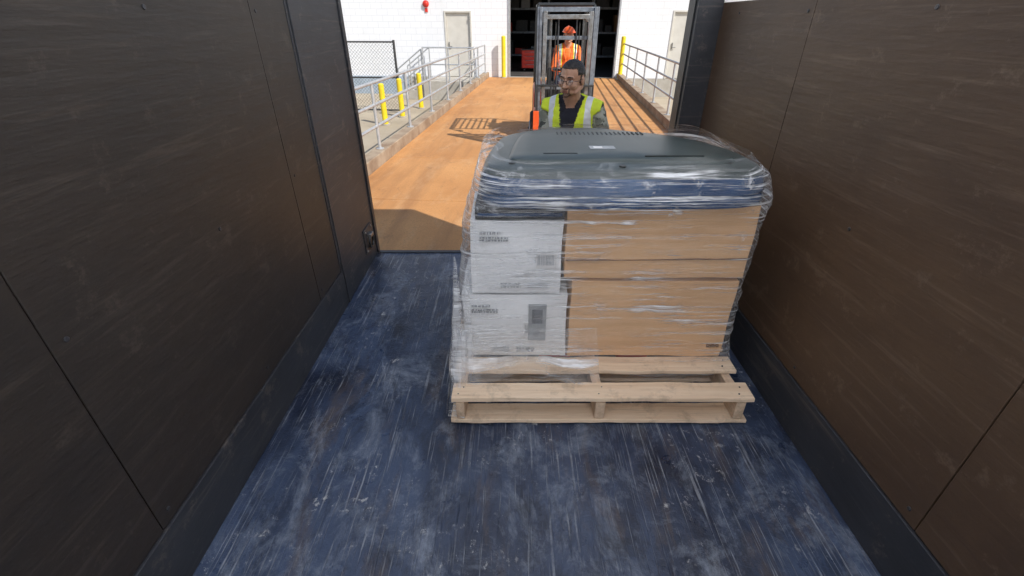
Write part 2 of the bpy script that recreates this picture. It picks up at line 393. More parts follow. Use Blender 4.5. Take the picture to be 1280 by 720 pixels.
b.box(-1.45,-.75,21.2,21.8,ZR+.14,ZR+.8,m_red)
for i in range(4): b.box(-1.41,-.79,21.18,21.2,ZR+.17+.155*i,ZR+.30+.155*i,m_red); b.cyl((-1.3,21.165,ZR+.27+.155*i),(-.9,21.165,ZR+.27+.155*i),.01,m_steel,n=6)
b.box(-1.47,-.73,21.16,21.82,ZR+.8,ZR+.84,m_black)
for u in (-1.35,-.85):
    for v in (21.3,21.7): b.wheel((u,v,ZR+.07),.07,.04)
b.obj('tool_cabinet',site=True,bevel=.006)
# ---------------------------------------------------------------- box truck
T=empty('box_truck')
XL,XR_,YR,YF=-.97,1.12,3.0,-.65; RH=2.4
b=B(); nx,ny=60,110
vs=[];fs=[]
for j in range(ny+1):
    for i in range(nx+1):
        x=XL-.05+(XR_-XL+.1)*i/nx; y=YF+(YR-YF)*j/ny
        z=.003*noise.noise(Vector((x*2.2,y*2.2,0)))+.0012*noise.noise(Vector((x*9,y*9,3)))-.003
        vs.append((x,y,z))
for j in range(ny):
    for i in range(nx): a=j*(nx+1)+i; fs.append((a,a+1,a+nx+2,a+nx+1))
b.add(vs,fs,m_floor); b.box(XL-.05,XR_+.05,YF,YR,-.12,-.01,m_dsteel)
b.box(XL-.06,XR_+.06,YR,YR+.035,-.16,.004,m_dsteel)
b.obj('floor',T)
WZ=1.53
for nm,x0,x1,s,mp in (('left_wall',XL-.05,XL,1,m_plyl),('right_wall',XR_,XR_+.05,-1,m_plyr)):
    b=B()
    xi=x1 if s==1 else x0; xo=x0 if s==1 else x1
    yend=2.3 if s==1 else 2.86
    y=YF+.2
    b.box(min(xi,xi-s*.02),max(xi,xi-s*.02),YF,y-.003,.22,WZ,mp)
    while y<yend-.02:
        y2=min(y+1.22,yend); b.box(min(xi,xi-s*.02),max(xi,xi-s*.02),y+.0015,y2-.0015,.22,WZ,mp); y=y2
    b.box(min(xi+s*.006,xi-s*.02),max(xi+s*.006,xi-s*.02),YF,yend,0,.215,m_dsteel)
    b.box(min(xo,xi-s*.022),max(xo,xi-s*.022),YF,2.98,-.1,WZ,m_dsteel)
    for yy in np.arange(YF+.24,yend-.05,.61):
        for z in (.26,.85,1.48): b.cyl((xi,yy,z),(xi+s*.003,yy,z),.007,m_dsteel,n=8)
    b.obj(nm,T,bevel=.0015)
    b=B(); b.box(x0,x1,YF,2.98,WZ,RH,m_frp); b.obj(nm+'_upper_light_panel',T)  # unseen translucent band, added so sunlight reaches the load
for nm,x0,x1,s in (('rear_post_a',XL-.06,XL+.004,1),('rear_post_b',.99,XR_+.06,-1)):
    b=B(); b.box(x0,x1,2.30 if s==1 else 2.86,3.03,.0,RH+.1,m_dsteel)
    xi=x1 if s==1 else x0
    if s==1:
        b.box(xi,xi+.008,2.75,2.92,.1,.27,m_dsteel)
        b.torus((xi+.022,2.84,.17),.042,.009,m_black,'x',20,8); b.box(xi+.004,xi+.034,2.81,2.87,.20,.225,m_steel)
        for yy,zz in ((2.77,.12),(2.9,.12),(2.77,.25),(2.9,.25)): b.cyl((xi+.008,yy,zz),(xi+.016,yy,zz),.009,m_steel,n=6)
        b.box(xi,xi+.01,2.985,3.03,0,RH,m_dsteel)
        b.box(xi,xi+.006,2.32,2.36,0,RH,m_dsteel)
    else:
        b.box(x0-.008,x0,2.9,2.99,.1,RH,m_black)
    b.obj(nm,T,bevel=.006)
b=B(); b.box(XL-.06,XR_+.06,2.9,3.03,RH,RH+.12,m_dsteel); b.obj('rear_header',T)
b=B(); b.box(XL-.05,XR_+.05,YF-.03,2.9,RH,RH+.004,m_frp)  # unseen roof, made translucent so sunlight brightens the interior
b.obj('roof',T)
b=B()
b.box(XL-.05,XR_+.05,YF-.03,YF,-.1,.1,m_dsteel); b.box(XL-.05,XR_+.05,YF-.03,YF,.1,RH,m_frp); b.obj('front_light_bulkhead',T)  # unseen translucent front, set close behind the camera to brighten the load
b=B()
for x in (-.35,.5): b.box(x-.05,x+.05,-3.2,2.9,-.35,-.13,m_dsteel)
for y in np.arange(-.6,2.9,.5): b.box(XL,XR_,y,y+.06,-.13,-.121,m_dsteel)
for y in (1.5,-2.2):
    b.cyl((-.85,y,-.62),(1.0,y,-.62),.05,m_dsteel)
    for x in (-.8,.95): b.wheel((x,y,-.62),.42,.24)
b.obj('chassis',T)
b=B()
prof=[(-1.25,-.55),(-1.25,.65),(-2.0,.75),(-2.6,.40),(-3.3,.30),(-3.45,-.1),(-3.4,-.55)]
b.loft([[(x,y,z) for y,z in prof] for x in (XL+.02,XR_-.02)],m_whitep)
b.box(XL+.1,XR_-.1,-3.49,-3.42,-.3,.15,m_black)
b.loft([[(x,y,z) for y,z in ((-2.03,.71),(-2.08,.77),(-2.62,.44),(-2.58,.37))] for x in (XL+.1,XR_-.1)],m_black)
b.obj('cab',T,bevel=.03)
# ---------------------------------------------------------------- pallet
PX0,PX1,PY0,PY1=-.25,.97,1.37,2.39
b=B()
def board(b,x0,x1,y0,y1,z0,z1,mat,ch=0):
    j=lambda a:random.uniform(-a,a)
    n=40; ax=0 if (x1-x0)>(y1-y0) else 1
    rings=[]; sd=random.random()*50; tw=j(.008); bow=j(.004)
    for i in range(n+1):
        t=i/n; e=lambda k:.005*noise.noise(Vector((t*9+sd,k*3.1,0)))+.002*noise.noise(Vector((t*40+sd,k*3.1,0)))
        dz=bow*math.sin(math.pi*t)
        if ax==0:
            x=x0+(x1-x0)*t; rings.append([(x,y0+e(1),z0+dz),(x,y1+e(2),z0+dz),(x,y1+e(2),z1+dz+e(3)*.5+tw*(t-.5)),(x,y0+e(1)+.002,z1+dz+e(4)*.5-tw*(t-.5))])
        else:
            y=y0+(y1-y0)*t; rings.append([(x0+e(1),y,z0),(x0+e(1),y,z1+e(3)*.3),(x1+e(2),y,z1+e(3)*.3),(x1+e(2),y,z0)])
    b.loft(rings,mat)
for x in (PX0+.02,(PX0+PX1)/2-.02,PX1-.06): board(b,x,x+.04,PY0+.006,PY1-.006,.026,.114,m_woody)
ys=[1.37,1.545,1.70,1.86,2.02,2.17,2.29]
for y in ys: board(b,PX0+random.uniform(-.008,.008),PX1+random.uniform(-.008,.008),y+random.uniform(-.004,.004),y+.098,.119,.138,m_woodx)
for y in (1.37,1.62,1.85,2.08,2.29): board(b,PX0+random.uniform(-.008,.008),PX1,y,y+.098,.006,.023,m_woodx)
for x in (PX0+.04,(PX0+PX1)/2,PX1-.04):
    for y in ys:
        for dx,dy in ((-.008,.03),(.01,.07)): b.cyl((x+dx,y+dy,.132),(x+dx,y+dy,.1412),.004,m_dsteel,n=6)
b.obj('wooden_pallet',bevel=.002)
# ---------------------------------------------------------------- cartons
def carton(name,x0,x1,y0,y1,z0,z1,mat,tape=True,seed=0,rot=0,flapz=None,marks=None):
    b=B(); n=18
    vs=[];idx={}
    def P(i,j,k):
        key=(i,j,k)
        if key not in idx:
            a,c,d=i/n,j/n,k/n
            x=x0+(x1-x0)*a; y=y0+(y1-y0)*c; z=z0+(z1-z0)*d
            bul=.012*math.sin(math.pi*d)
            if j==0: y-=bul*math.sin(math.pi*a)*.8
            if i==0: x-=bul*math.sin(math.pi*c)*.8
            q=noise.noise_vector(Vector((x*5+seed,y*5,z*5)))*.010
            vs.append((x+q.x,y+q.y,z+q.z*.5)); idx[key]=len(vs)-1
        return idx[key]
    fs=[]
    for i in range(n):
        for j in range(n):
            fs+= [(P(i,j,0),P(i,j+1,0),P(i+1,j+1,0),P(i+1,j,0)),(P(i,j,n),P(i+1,j,n),P(i+1,j+1,n),P(i,j+1,n)),
                  (P(i,0,j),P(i+1,0,j),P(i+1,0,j+1),P(i,0,j+1)),(P(i,n,j),P(i,n,j+1),P(i+1,n,j+1),P(i+1,n,j)),
                  (P(0,i,j),P(0,i,j+1),P(0,i+1,j+1),P(0,i+1,j)),(P(n,i,j),P(n,i+1,j),P(n,i+1,j+1),P(n,i,j+1))]
    b.add(vs,fs,mat)
    if flapz is not None:
        b.box(x0+.004,x1-.004,y0-.013,y0-.003,flapz,flapz+.0035,m_cardd,rot=(0,R(-.5),0))
    if tape:
        b.box(x0+.01,x1-.01,(y0+y1)/2-.028,(y0+y1)/2+.028,z1+.001,z1+.003,m_tape)
    if marks: marks(b)
    o=b.obj(name,bevel=0,smooth=50)
    bb=o.modifiers.new('bevel','BEVEL'); bb.width=.007; bb.segments=2; bb.limit_method='ANGLE'; bb.angle_limit=R(60)
    return o
YB=1.645
def marksW(x0,x1,z0,z1,seed):
    def f(b):
        rs=random.Random(seed); y=YB-.018
        def line(xa,xb,z,h,m=m_ink):
            x=xa
            while x<xb:
                w=rs.uniform(.004,.012); b.box(x,min(x+w,xb),y,y+.010,z,z+h,m); x+=w+rs.uniform(.002,.006)
        for z in (z0+.045,z0+.033): line(x0+.12,x0+.20,z,.005,m_grey); line(x0+.23,x0+.31,z,.005,m_grey)
        line(x0+.04,x0+.12,z1-.05,.006,m_grey)
        for zz in (z1-.068,z1-.079): line(x0+.04,x0+.15,zz,.004,m_grey)
        lx=x0+.26
        b.box(lx,lx+.08,y+.002,y+.009,z0+.12,z0+.19,m_whitep)
        x=lx+.006
        while x<lx+.072:
            w=rs.choice([.0012,.0024,.0036]); b.box(x,x+w,y+.001,y+.006,z0+.135,z0+.18,m_grey); x+=w+rs.choice([.002,.003])
    return f
def marks1(b):
    marksW(-.21,.235,.142,.46,3)(b)
    b.box(.07,.145,YB-.020,YB-.010,.24,.42,m_grey); b.box(.085,.13,YB-.0215,YB-.012,.33,.40,m_ink)
carton('white_carton',-.21,.235,YB,2.0,.142,.46,m_wbox,seed=1,marks=marks1)
carton('white_carton',-.165,.20,YB,2.0,.472,.79,m_wbox,seed=2,marks=marksW(-.165,.2,.472,.79,5))
def marksC(b):
    y=YB-.0175
    for i,(x,w) in enumerate(((.86,.012),(.875,.02),(.9,.012))): b.box(x,x+w,y,y+.010,.2,.212,m_cardd)
carton('cardboard_box',.245,.93,YB,2.02,.142,.525,m_card,seed=7,marks=marksC)
carton('cardboard_box',.21,.94,YB+.004,2.02,.54,.845,m_card,seed=8,flapz=.625)
carton('cardboard_box',-.2,.36,2.03,2.38,.142,.5,m_card,seed=9)
carton('cardboard_box',.37,.94,2.03,2.38,.142,.5,m_card,seed=10)
carton('cardboard_box',-.14,.4,2.03,2.37,.51,.84,m_card,seed=11)
carton('cardboard_box',.41,.93,2.03,2.37,.51,.84,m_card,seed=12)
b=B(); b.box(-.14,.2,1.64,2.0,.797,.842,m_black); b.box(-.13,.19,1.636,1.64,.81,.822,m_tvside)
b.obj('black_plastic_case',bevel=.008)
# ---------------------------------------------------------------- television lying face down
pts=[(-.125,1.60),(.4,1.585),(.955,1.60),(.95,1.95),(.80,2.22),(.42,2.43),(.12,2.40),(-.07,2.24),(-.12,1.95)]
def chaikin(p,it):
    for _ in range(it):
        q=[]
        for i in range(len(p)):
            a=Vector(p[i]);c=Vector(p[(i+1)%len(p)]); q+= [a.lerp(c,.2),a.lerp(c,.8)]
        p=q
    return p
ol=chaikin(pts,3); cen=Vector((.40,1.95))
def ring(ins,z,ol=ol):
    out=[]
    for p in ol:
        d=(p-cen); L=d.length; q=cen+d*(1-ins/L); out.append((q.x,q.y,z))
    return out
b=B()
b.loft([ring(.02,.848),ring(.0,.856),ring(-.004,.885),ring(.0,.895)],m_tvside,True,False)
b.loft([ring(.0,.895),ring(.008,.897),ring(.008,.903),ring(-.002,.905),ring(.002,.935),ring(.016,.962)],m_tvside,False,False)
b.loft([ring(.016,.962),ring(.034,.983),ring(.06,.990),ring(.12,.994),ring(.128,1.002),ring(.14,1.006),ring(.25,1.009)],m_tv,False,True)
for i in range(20): b.box(.20+i*.02,.206+i*.02,2.12,2.17,1.002,1.0102,m_tvd)
b.box(.31,.41,1.85,1.90,1.006,1.0105,m_grey); b.box(.325,.36,1.86,1.885,1.008,1.0118,m_whitep)
b.box(.12,.25,1.78,1.788,1.005,1.0105,m_tvd); b.box(.5,.72,1.74,1.748,1.005,1.0108,m_tvd)
for x,y in ((.0,1.70),(.8,1.70),(.1,2.2),(.7,2.12),(.4,1.66)): b.cyl((x,y,.98),(x,y,.9965),.012,m_tvd,n=14)
b.obj('television',smooth=30)
# ---------------------------------------------------------------- stretch wrap
def rrect(x0,x1,y0,y1,r,n=300):
    arcs=[((x1-r,y0+r),-90),((x1-r,y1-r),0),((x0+r,y1-r),90),((x0+r,y0+r),180)]
    poly=[]
    for (cx,cy),a0 in arcs:
        for k in range(13):
            a=R(a0+90*k/12); poly.append(Vector((cx+r*math.cos(a),cy+r*math.sin(a))))
    L=[0]; m=len(poly)
    for i in range(m): L.append(L[-1]+(poly[(i+1)%m]-poly[i]).length)
    out=[];j=0
    for i in range(n):
        t=L[-1]*i/n
        while L[j+1]<t: j+=1
        a=poly[j];c=poly[(j+1)%m]; out.append(a.lerp(c,(t-L[j])/max(1e-9,L[j+1]-L[j])))
    return out
keys=[(.03,-.275,.985,1.60,2.40,.03),(.14,-.268,.98,1.605,2.405,.03),(.20,-.252,.965,1.612,2.40,.05),(.46,-.235,.955,1.615,2.40,.05),(.50,-.215,.955,1.615,2.40,.05),(.78,-.190,.965,1.615,2.40,.06),(.83,-.172,.975,1.595,2.42,.09),
 (.88,-.155,.985,1.572,2.45,.14),(.96,-.138,.97,1.586,2.44,.17),(.995,-.105,.93,1.62,2.40,.18),(1.012,-.07,.90,1.66,2.36,.18)]
rings=[]; N=360
K=np.array(keys)
tt=np.linspace(0,len(keys)-1,95)
for q,t in enumerate(tt):
    vals=[np.interp(t,range(len(keys)),K[:,i]) for i in range(6)]
    z,x0,x1,y0,y1,r=vals
    base=rrect(x0,x1,y0,y1,r,N); rg=[]
    c=Vector((.38,1.98))
    for i,p in enumerate(base):
        d=(p-c).normalized()
        amp=1.0 if z<.8 else .6
        th=math.atan2(p.y-c.y,p.x-c.x)
        w=amp*(.009*(1-abs(noise.noise(Vector((p.x*2.6+z*2.5,p.y*3,z*17+p.x*5+th*2))))*3)*.5+.007*noise.noise(Vector((p.x*13,p.y*13,z*30)))+.006*noise.noise(Vector((th*6,z*5,2))))
        if z>.99: w+=.06*noise.noise(Vector((p.x*4,p.y*4,7)))*(z-.99)/.022
        zz=z+.006*noise.noise(Vector((p.x*8,p.y*8,z*9+4)))*(1 if z>.1 else .3)
        if z<.18: zz+=.03*noise.noise(Vector((p.x*5,p.y*5,1)))*(1 if z<.1 else .5)
        rg.append((p.x+d.x*w,p.y+d.y*w,max(zz,.012)))
    rings.append(rg)
b=B(); b.loft(rings,m_wrap,False,False)
def sheet(f,nu,nv_):
    vs=[];fs=[]
    for j in range(nv_+1):
        for i in range(nu+1):
            p=Vector(f(i/nu,j/nv_)); q=noise.noise_vector(p*14)*.006+noise.noise_vector(Vector((p.x*45,p.y*8,p.z*8)))*.004
            vs.append(tuple(p+q))
    for j in range(nv_):
        for i in range(nu): a=j*(nu+1)+i; fs.append((a,a+1,a+nu+2,a+nu+1))
    b.add(vs,fs,m_wrap)
# loose film draped over the boards in front of the load and pulled tight to the pallet corner
sheet(lambda u,v:(-.255+.62*u, 1.612-(.14+.04*math.sin(u*9))*v, .14*(1-v)**2+.158+.015*(1-v)),50,16)
sheet(lambda u,v:(-.225-.04*v+(.005+.13*v*(1-.55*v))*u, 1.606-.232*v**1.15, .62*(1-v)**1.25+.035),12,44)
sheet(lambda u,v:(-.228-.045*v, 1.608-.235*v**1.15+(.01+.30*v)*u, (.62*(1-v)**1.25)*(1-.35*u*v)+.035),16,40)
b.obj('stretch_wrap',smooth=70)
# ---------------------------------------------------------------- pallet jack
b=B()
for x in (.13,.50): b.box(x,x+.15,1.75,2.5,.045,.09,m_red); b.wheel((x+.075,1.85,.04),.036,.06)
b.box(.13,.65,2.5,2.62,.045,.32,m_red); b.cyl((.39,2.7,.08),(.39,2.7,.42),.045,m_steel)
for x in (.33,.45): b.wheel((x,2.72,.085),.085,.05)
b.cyl((.39,2.72,.25),(.40,2.92,.60),.02,m_red)
b.path([(.40,2.92,.60),(.30,2.935,.64),(.27,2.95,.72),(.53,2.95,.72),(.50,2.935,.64),(.40,2.92,.60)],.014,m_black,10)
b.obj('pallet_jack',bevel=.004)
# ---------------------------------------------------------------- people
def hullcap(b,p0,p1,r0,r1,n=10):
    p0=Vector(p0);p1=Vector(p1); d=p1-p0; L=d.length
    if L<1e-5: d=Vector((0,0,1)); 
    d=d.normalized(); a=d.orthogonal().normalized(); c=d.cross(a); rings=[]
    for k in range(1,n//2+1):
        t=math.pi/2*(1-k/(n//2)); rings.append((p0-d*r0*math.sin(t),max(r0*math.cos(t),r0*.05)))
    for k in range(0,n//2):
        t=math.pi/2*(k/(n//2)); rings.append((p1+d*r1*math.sin(t),r1*math.cos(t)))
    rr=[[tuple(q+a*math.cos(2*math.pi*i/14)*r+c*math.sin(2*math.pi*i/14)*r) for i in range(14)] for q,r in rings]
    b.loft(rr,m_skin)
def remeshed(b,voxel,smooth_it=3):
    o=b.obj('tmp'); 
    md=o.modifiers.new('r','REMESH'); md.mode='VOXEL'; md.voxel_size=voxel
    s=o.modifiers.new('s','SMOOTH'); s.iterations=smooth_it; s.factor=.5
    dg=bpy.context.evaluated_depsgraph_get(); me=bpy.data.meshes.new_from_object(o.evaluated_get(dg))
    bpy.data.objects.remove(o); return me
def hand(parts,wrist,d,nrm,side,curl=.5,sc=1):
    d=Vector(d).normalized(); nrm=Vector(nrm).normalized(); w=d.cross(nrm).normalized()*side
    wr=Vector(wrist)
    for k in (-.028,-.01,.01,.028):
        parts.append((wr+w*k*.6,wr+d*.085*sc+w*k,.016,.013,'hand'))
    for i,(off,L) in enumerate(((.032,.072),(.011,.082),(-.011,.076),(-.032,.06))):
        p=wr+d*.085+w*off; ang=0
        for s_,f in enumerate((.45,.31,.24)):
            ang+=curl*(.7 if s_==0 else 1.0)
            q=p+(d*math.cos(ang)+nrm*math.sin(ang))*L*f; parts.append((p,q,.0095-.001*s_,.0085-.001*s_,'hand')); p=q
    p=wr+d*.025+w*.026; t1=p+(d*.6+w*.6+nrm*.5).normalized()*.042; t2=t1+(d*.8+nrm*.6+w*.05).normalized()*.03
    parts.append((p,t1,.014,.011,'hand')); parts.append((t1,t2,.0105,.009,'hand'))
def torso(parts,dy=0,dz=0,lean=0):
    T_=lambda x,y,z:Vector((x,y+dy-(z-.9)*lean,z+dz))
    for s in (-1,1):
        parts.append((T_(s*.07,.02,1.28),T_(s*.06,.015,1.05),.112,.105,'torso'))
        parts.append((T_(s*.06,.015,1.05),T_(s*.075,.03,.90),.105,.118,'torso'))
        parts.append((T_(s*.03,.015,1.38),T_(s*.165,.01,1.335),.055,.062,'torso'))
        parts.append((T_(s*.11,.01,1.28),T_(s*.155,.01,1.33),.08,.062,'torso'))
        parts.append((T_(0,.03,1.42),T_(s*.11,.015,1.36),.04,.045,'torso'))
    parts.append((T_(0,0,1.10),T_(0,-.005,1.25),.115,.12,'torso'))
    parts.append((T_(0,.015,1.36),T_(0,-.012,1.47),.060,.054,'neck'))
    return T_
def person(name,loc,rotz,pose,cols,headrot,helmet=None,glasses=False,goatee=False):
    E=empty(name,loc=loc,rot=(0,0,rotz))
    parts=pose['parts']
    b=B()
    for p0,p1,r0,r1,l in parts: hullcap(b,p0,p1,r0,r1)
    me=remeshed(b,.006,3)
    nv=len(me.vertices); co=np.empty(nv*3); me.vertices.foreach_get('co',co); co=co.reshape(-1,3)
    labs=sorted(set(p[4] for p in parts)); best=np.full(nv,1e9); lab=np.zeros(nv,int)
    for p0,p1,r0,r1,l in parts:
        a=np.array(p0);d=np.array(p1)-a; L2=max(d.dot(d),1e-9); t=np.clip(((co-a)@d)/L2,0,1)
        dist=np.linalg.norm(co-(a+t[:,None]*d),axis=1)-(r0+(r1-r0)*t)
        k=dist<best; best[k]=dist[k]; lab[k]=labs.index(l)
    nrm=np.empty(nv*3); me.vertices.foreach_get('normal',nrm); nrm=nrm.reshape(-1,3)
    ty=pose['ty']; dz=pose['dz']
    vlab=[]
    for i in range(nv):
        l=labs[lab[i]]; x,y,z=co[i]; z2=z-dz; k=l
        if l=='torso':
            k='shirt'
            front=nrm[i][1]<.1 and y<ty(z)+.03
            vn=.012+max(0,(z2-1.12))*.24
            if z2>.86 and abs(x)<.20 and not (front and abs(x)<vn) and z2<1.435:
                k='vest'
                if 1.0<z2<1.05 or (abs(abs(x)-.122)<.021 and z2>1.05): k='silver'
                elif abs(abs(x)-.122)<.030 and z2>1.05: k='trim'
            if z2<.86: k='trousers'
        vlab.append(k)
    kinds=['hand','neck','shirt','vest','silver','trim','trousers','sleeve','forearm','boot','leg']
    mm={'hand':cols['hand'],'neck':m_skin,'shirt':cols['shirt'],'vest':cols['vest'],'silver':m_silver,'trim':cols['trim'],'trousers':m_jean,'leg':m_jean,'sleeve':cols['sleeve'],'forearm':cols['sleeve'],'boot':m_boot}
    for i in range(nv):
        k=vlab[i]
        if k in('hand','neck'): continue
        p=Vector(co[i]); f=.007*noise.noise(p*11)+.006*noise.noise(Vector((p.x*10,p.y*10,p.z*34)))
        f+={'vest':.014,'silver':.0155,'trim':.0148}.get(k,.003)
        co[i]+=nrm[i]*f
    me.vertices.foreach_set('co',co.ravel())
    me.materials.clear()
    for k in kinds: me.materials.append(mm[k])
    ki={k:i for i,k in enumerate(kinds)}
    for p in me.polygons:
        p.material_index=ki[vlab[p.vertices[0]]]; p.use_smooth=True
    o=bpy.data.objects.new('body',me); scn.collection.objects.link(o); o.parent=E
    HE=empty('head',loc=pose['head'],rot=headrot); HE.parent=E; HE.scale=(.97,.95,.90)
    b=B()
    def ell(c,r): b.ball(c,1,m_skin,14,r)
    ell((0,.016,.030),(.076,.097,.090)); ell((0,-.018,-.028),(.063,.072,.082)); ell((0,-.032,-.072),(.050,.054,.038)); ell((0,-.078,-.098),(.021,.016,.017))
    hullcap(b,(0,-.086,.008),(0,-.108,-.034),.0085,.0125)
    for s in (-1,1):
        ell((s*.012,-.098,-.037),(.009,.011,.008)); ell((s*.041,-.058,-.028),(.024,.026,.026)); ell((s*.078,.012,-.008),(.010,.020,.032))
        hullcap(b,(s*.012,-.084,.024),(s*.045,-.074,.024),.010,.009)
        hullcap(b,(s*.046,-.03,-.08),(s*.06,.02,-.05),.02,.02)
    hullcap(b,(-.018,-.087,-.062),(.018,-.087,-.062),.0065,.0065); hullcap(b,(-.014,-.086,-.073),(.014,-.086,-.073),.0075,.0075)
    hullcap(b,(0,.02,-.05),(0,.03,-.13),.055,.055)
    me=remeshed(b,.0035,3)
    nv=len(me.vertices); co=np.empty(nv*3); me.vertices.foreach_get('co',co); co=co.reshape(-1,3)
    nrm=np.empty(nv*3); me.vertices.foreach_get('normal',nrm); nrm=nrm.reshape(-1,3)
    lab=[]
    for i in range(nv):
        x,y,z=co[i]; k=0
        ear=abs(x)>.073 and -.045<z<.03 and -.015<y<.04
        j=.004*noise.noise(Vector((x*120,y*120,z*120)))
        if not ear and (z>.076+j or (y>-.035+j and z>.035) or (y>-.012+j and z>-.02+j) or (y>.035 and z>-.055+j)): k=1
        if goatee and y<-.05:
            if abs(x)<.030 and -.118<z<-.082: k=2
            if abs(x)<.027 and -.056<z<-.049 and y>-.105: k=2
            if .021<abs(x)<.029 and -.08<z<-.049: k=2
            if abs(x)<.0175 and -.077<z<-.060: k=3
        elif y<-.07 and abs(x)<.019 and -.078<z<-.059: k=3
        lab.append(k)
        if k==1:
            co[i]+=nrm[i]*(.006+.003*noise.noise(Vector((x*90,y*90,z*90))))
    me.vertices.foreach_set('co',co.ravel()); me.materials.clear()
    for m in (m_skin,m_hair,m_stub,m_lip): me.materials.append(m)
    for p in me.polygons: p.material_index=lab[p.vertices[0]]; p.use_smooth=True
    o=bpy.data.objects.new('face',me); scn.collection.objects.link(o); o.parent=HE
    b=B()
    for s in (-1,1):
        b.ball((s*.031,-.0765,.002),.0125,m_eye,10,(1.15,1,.62)); b.ball((s*.031-.001,-.0875,.0),.0052,m_iris,8,(1,.5,1))
        b.path([(s*.014,-.0965,.026),(s*.03,-.0945,.031),(s*.048,-.082,.026)],.0034,m_hair,6)
        b.path([(s*.017,-.089,.007),(s*.031,-.0915,.0105),(s*.045,-.085,.006)],.0022,m_skin,6)
    b.obj('eyes_and_brows',HE)
    if glasses:
        b=B()
        for s in (-1,1):
            b.torus((s*.033,-.103,-.002),.0225,.0015,m_black,'y',28,6,.78)
            b.path([(s*.055,-.102,.005),(s*.079,-.07,.006),(s*.083,.0,.004),(s*.083,.02,-.01)],.0015,m_black,6)
        b.cyl((-.011,-.104,.003),(.011,-.104,.003),.0016,m_black,n=6)
        for s in (-1,1): b.cyl((s*.033,-.1035,-.002),(s*.033,-.1025,-.002),.017,m_lens,n=20)
        b.obj('glasses',HE)
    if helmet:
        b=B(); rr=[]
        for k in range(9):
            t=math.pi/2*k/9; rr.append([(math.cos(a)*.098*math.cos(t),.012+math.sin(a)*.118*math.cos(t),.055+.085*math.sin(t)) for a in [2*math.pi*i/28 for i in range(28)]])
        b.loft(rr,helmet)
        b.loft([[(math.cos(a)*q,.005+math.sin(a)*(q+.025)-(.03 if math.sin(a)<-.3 else 0)*(q-.09)/.02,z) for a in [2*math.pi*i/28 for i in range(28)]] for q,z in ((.095,.057),(.112,.052),(.112,.056),(.095,.062))],helmet,False,False)
        b.cyl((0,-.05,.135),(0,.07,.135),.012,helmet); b.obj('hard_hat',HE)
    return E
loc=Vector((.425,3.38,ZR)); rz=-R(20)
inv=(Matrix.Translation(loc)@Matrix.Rotation(rz,4,'Z')).inverted()
P=[]; torso(P,0,0,.10)
for s in (-1,1):
    sh=Vector((s*.17,-.035,1.335)); tgt=inv@Vector((.40+s*.085,3.01,.745)); el=sh.lerp(tgt,.5)+Vector((s*.10,.09,-.16))
    P+= [(sh,el,.058,.045,'sleeve'),(el,tgt,.044,.030,'forearm')]
    dd=(inv.to_3x3()@Vector((0,-1,-.35))); hand(P,tgt,dd,inv.to_3x3()@Vector((0,-.3,-1)),-s,1.0)
for s,st in ((-1,-.10),(1,.12)):
    hp=Vector((s*.09,.03,.90)); kn=Vector((s*.11,st*.6-.02,.49)); an=Vector((s*.115,st+.02,.10))
    P+= [(hp,kn,.098,.062,'leg'),(kn,an,.062,.045,'leg'),(an+Vector((0,.015,-.05)),an+Vector((s*.015,-.16,-.063)),.045,.036,'boot'),(an,an+Vector((0,0,-.05)),.047,.045,'boot')]
person('worker',loc,rz,dict(parts=P,ty=lambda z:-.05,dz=0,head=(0,-.105,1.540)),
  dict(hand=m_skin,shirt=m_shirt,vest=m_vest,trim=m_vest,sleeve=m_camo),(R(6),R(3),R(-12)),glasses=True,goatee=True)
# ---------------------------------------------------------------- forklift
FL=Vector((.80,7.6,ZR))
F=empty('forklift',loc=FL,rot=(0,0,R(-2)))
b=B()
for s in (-1,1):
    b.box(s*.40-.035,s*.40+.035,-.02,.10,.06,2.03,m_mast)
    b.box(s*.40-.035+(.03 if s<0 else 0),s*.40+.035-(.03 if s>0 else 0),-.035,-.02,.06,2.03,m_mast)
    b.box(s*.325-.028,s*.325+.028,-.05,.06,.08,1.98,m_steel)
    b.cyl((s*.24,.06,.1),(s*.24,.06,1.25),.034,m_black,n=14); b.cyl((s*.24,.06,1.25),(s*.24,.06,1.93),.019,m_steel,n=12)
    b.cyl((s*.13,.01,.35),(s*.13,.01,1.9),.010,m_dsteel,n=8); b.cyl((s*.17,-.01,.5),(s*.17,-.01,1.85),.008,m_rubber,n=8)
for z,t in ((1.97,.06),(1.62,.05),(.95,.05),(.12,.08)): b.box(-.37,.37,.02,.07,z,z+t,m_mast)
b.box(-.30,.30,-.05,.0,1.88,1.94,m_steel); b.box(-.30,.30,-.05,.0,.62,.67,m_steel)
b.obj('mast',F,bevel=.004)
b=B()
for z in (.14,.5): b.box(-.45,.45,-.10,-.055,z,z+.09,m_black)
for s in (-1,1):
    b.box(s*.42-.03,s*.42+.03,-.10,-.055,.14,.59,m_black)
    b.box(s*.25-.05,s*.25+.05,-.145,-.105,.05,.6,m_dsteel); b.loft([[(s*.25-.05,-.14,.03),(s*.25+.05,-.14,.03),(s*.25+.05,-.14,.07),(s*.25-.05,-.14,.07)],[(s*.25-.04,-1.18,.03),(s*.25+.04,-1.18,.03),(s*.25+.04,-1.18,.04),(s*.25-.04,-1.18,.04)]],m_dsteel)
for i in range(5): 
    x=-.42+.21*i; b.box(x-.012,x+.012,-.09,-.06,.59,1.0,m_black)
b.box(-.432,.432,-.09,-.06,1.0,1.03,m_black)
b.box(-.47,-.38,-.16,-.105,.28,.66,m_orange)
b.obj('carriage_and_forks',F,bevel=.004)
b=B()
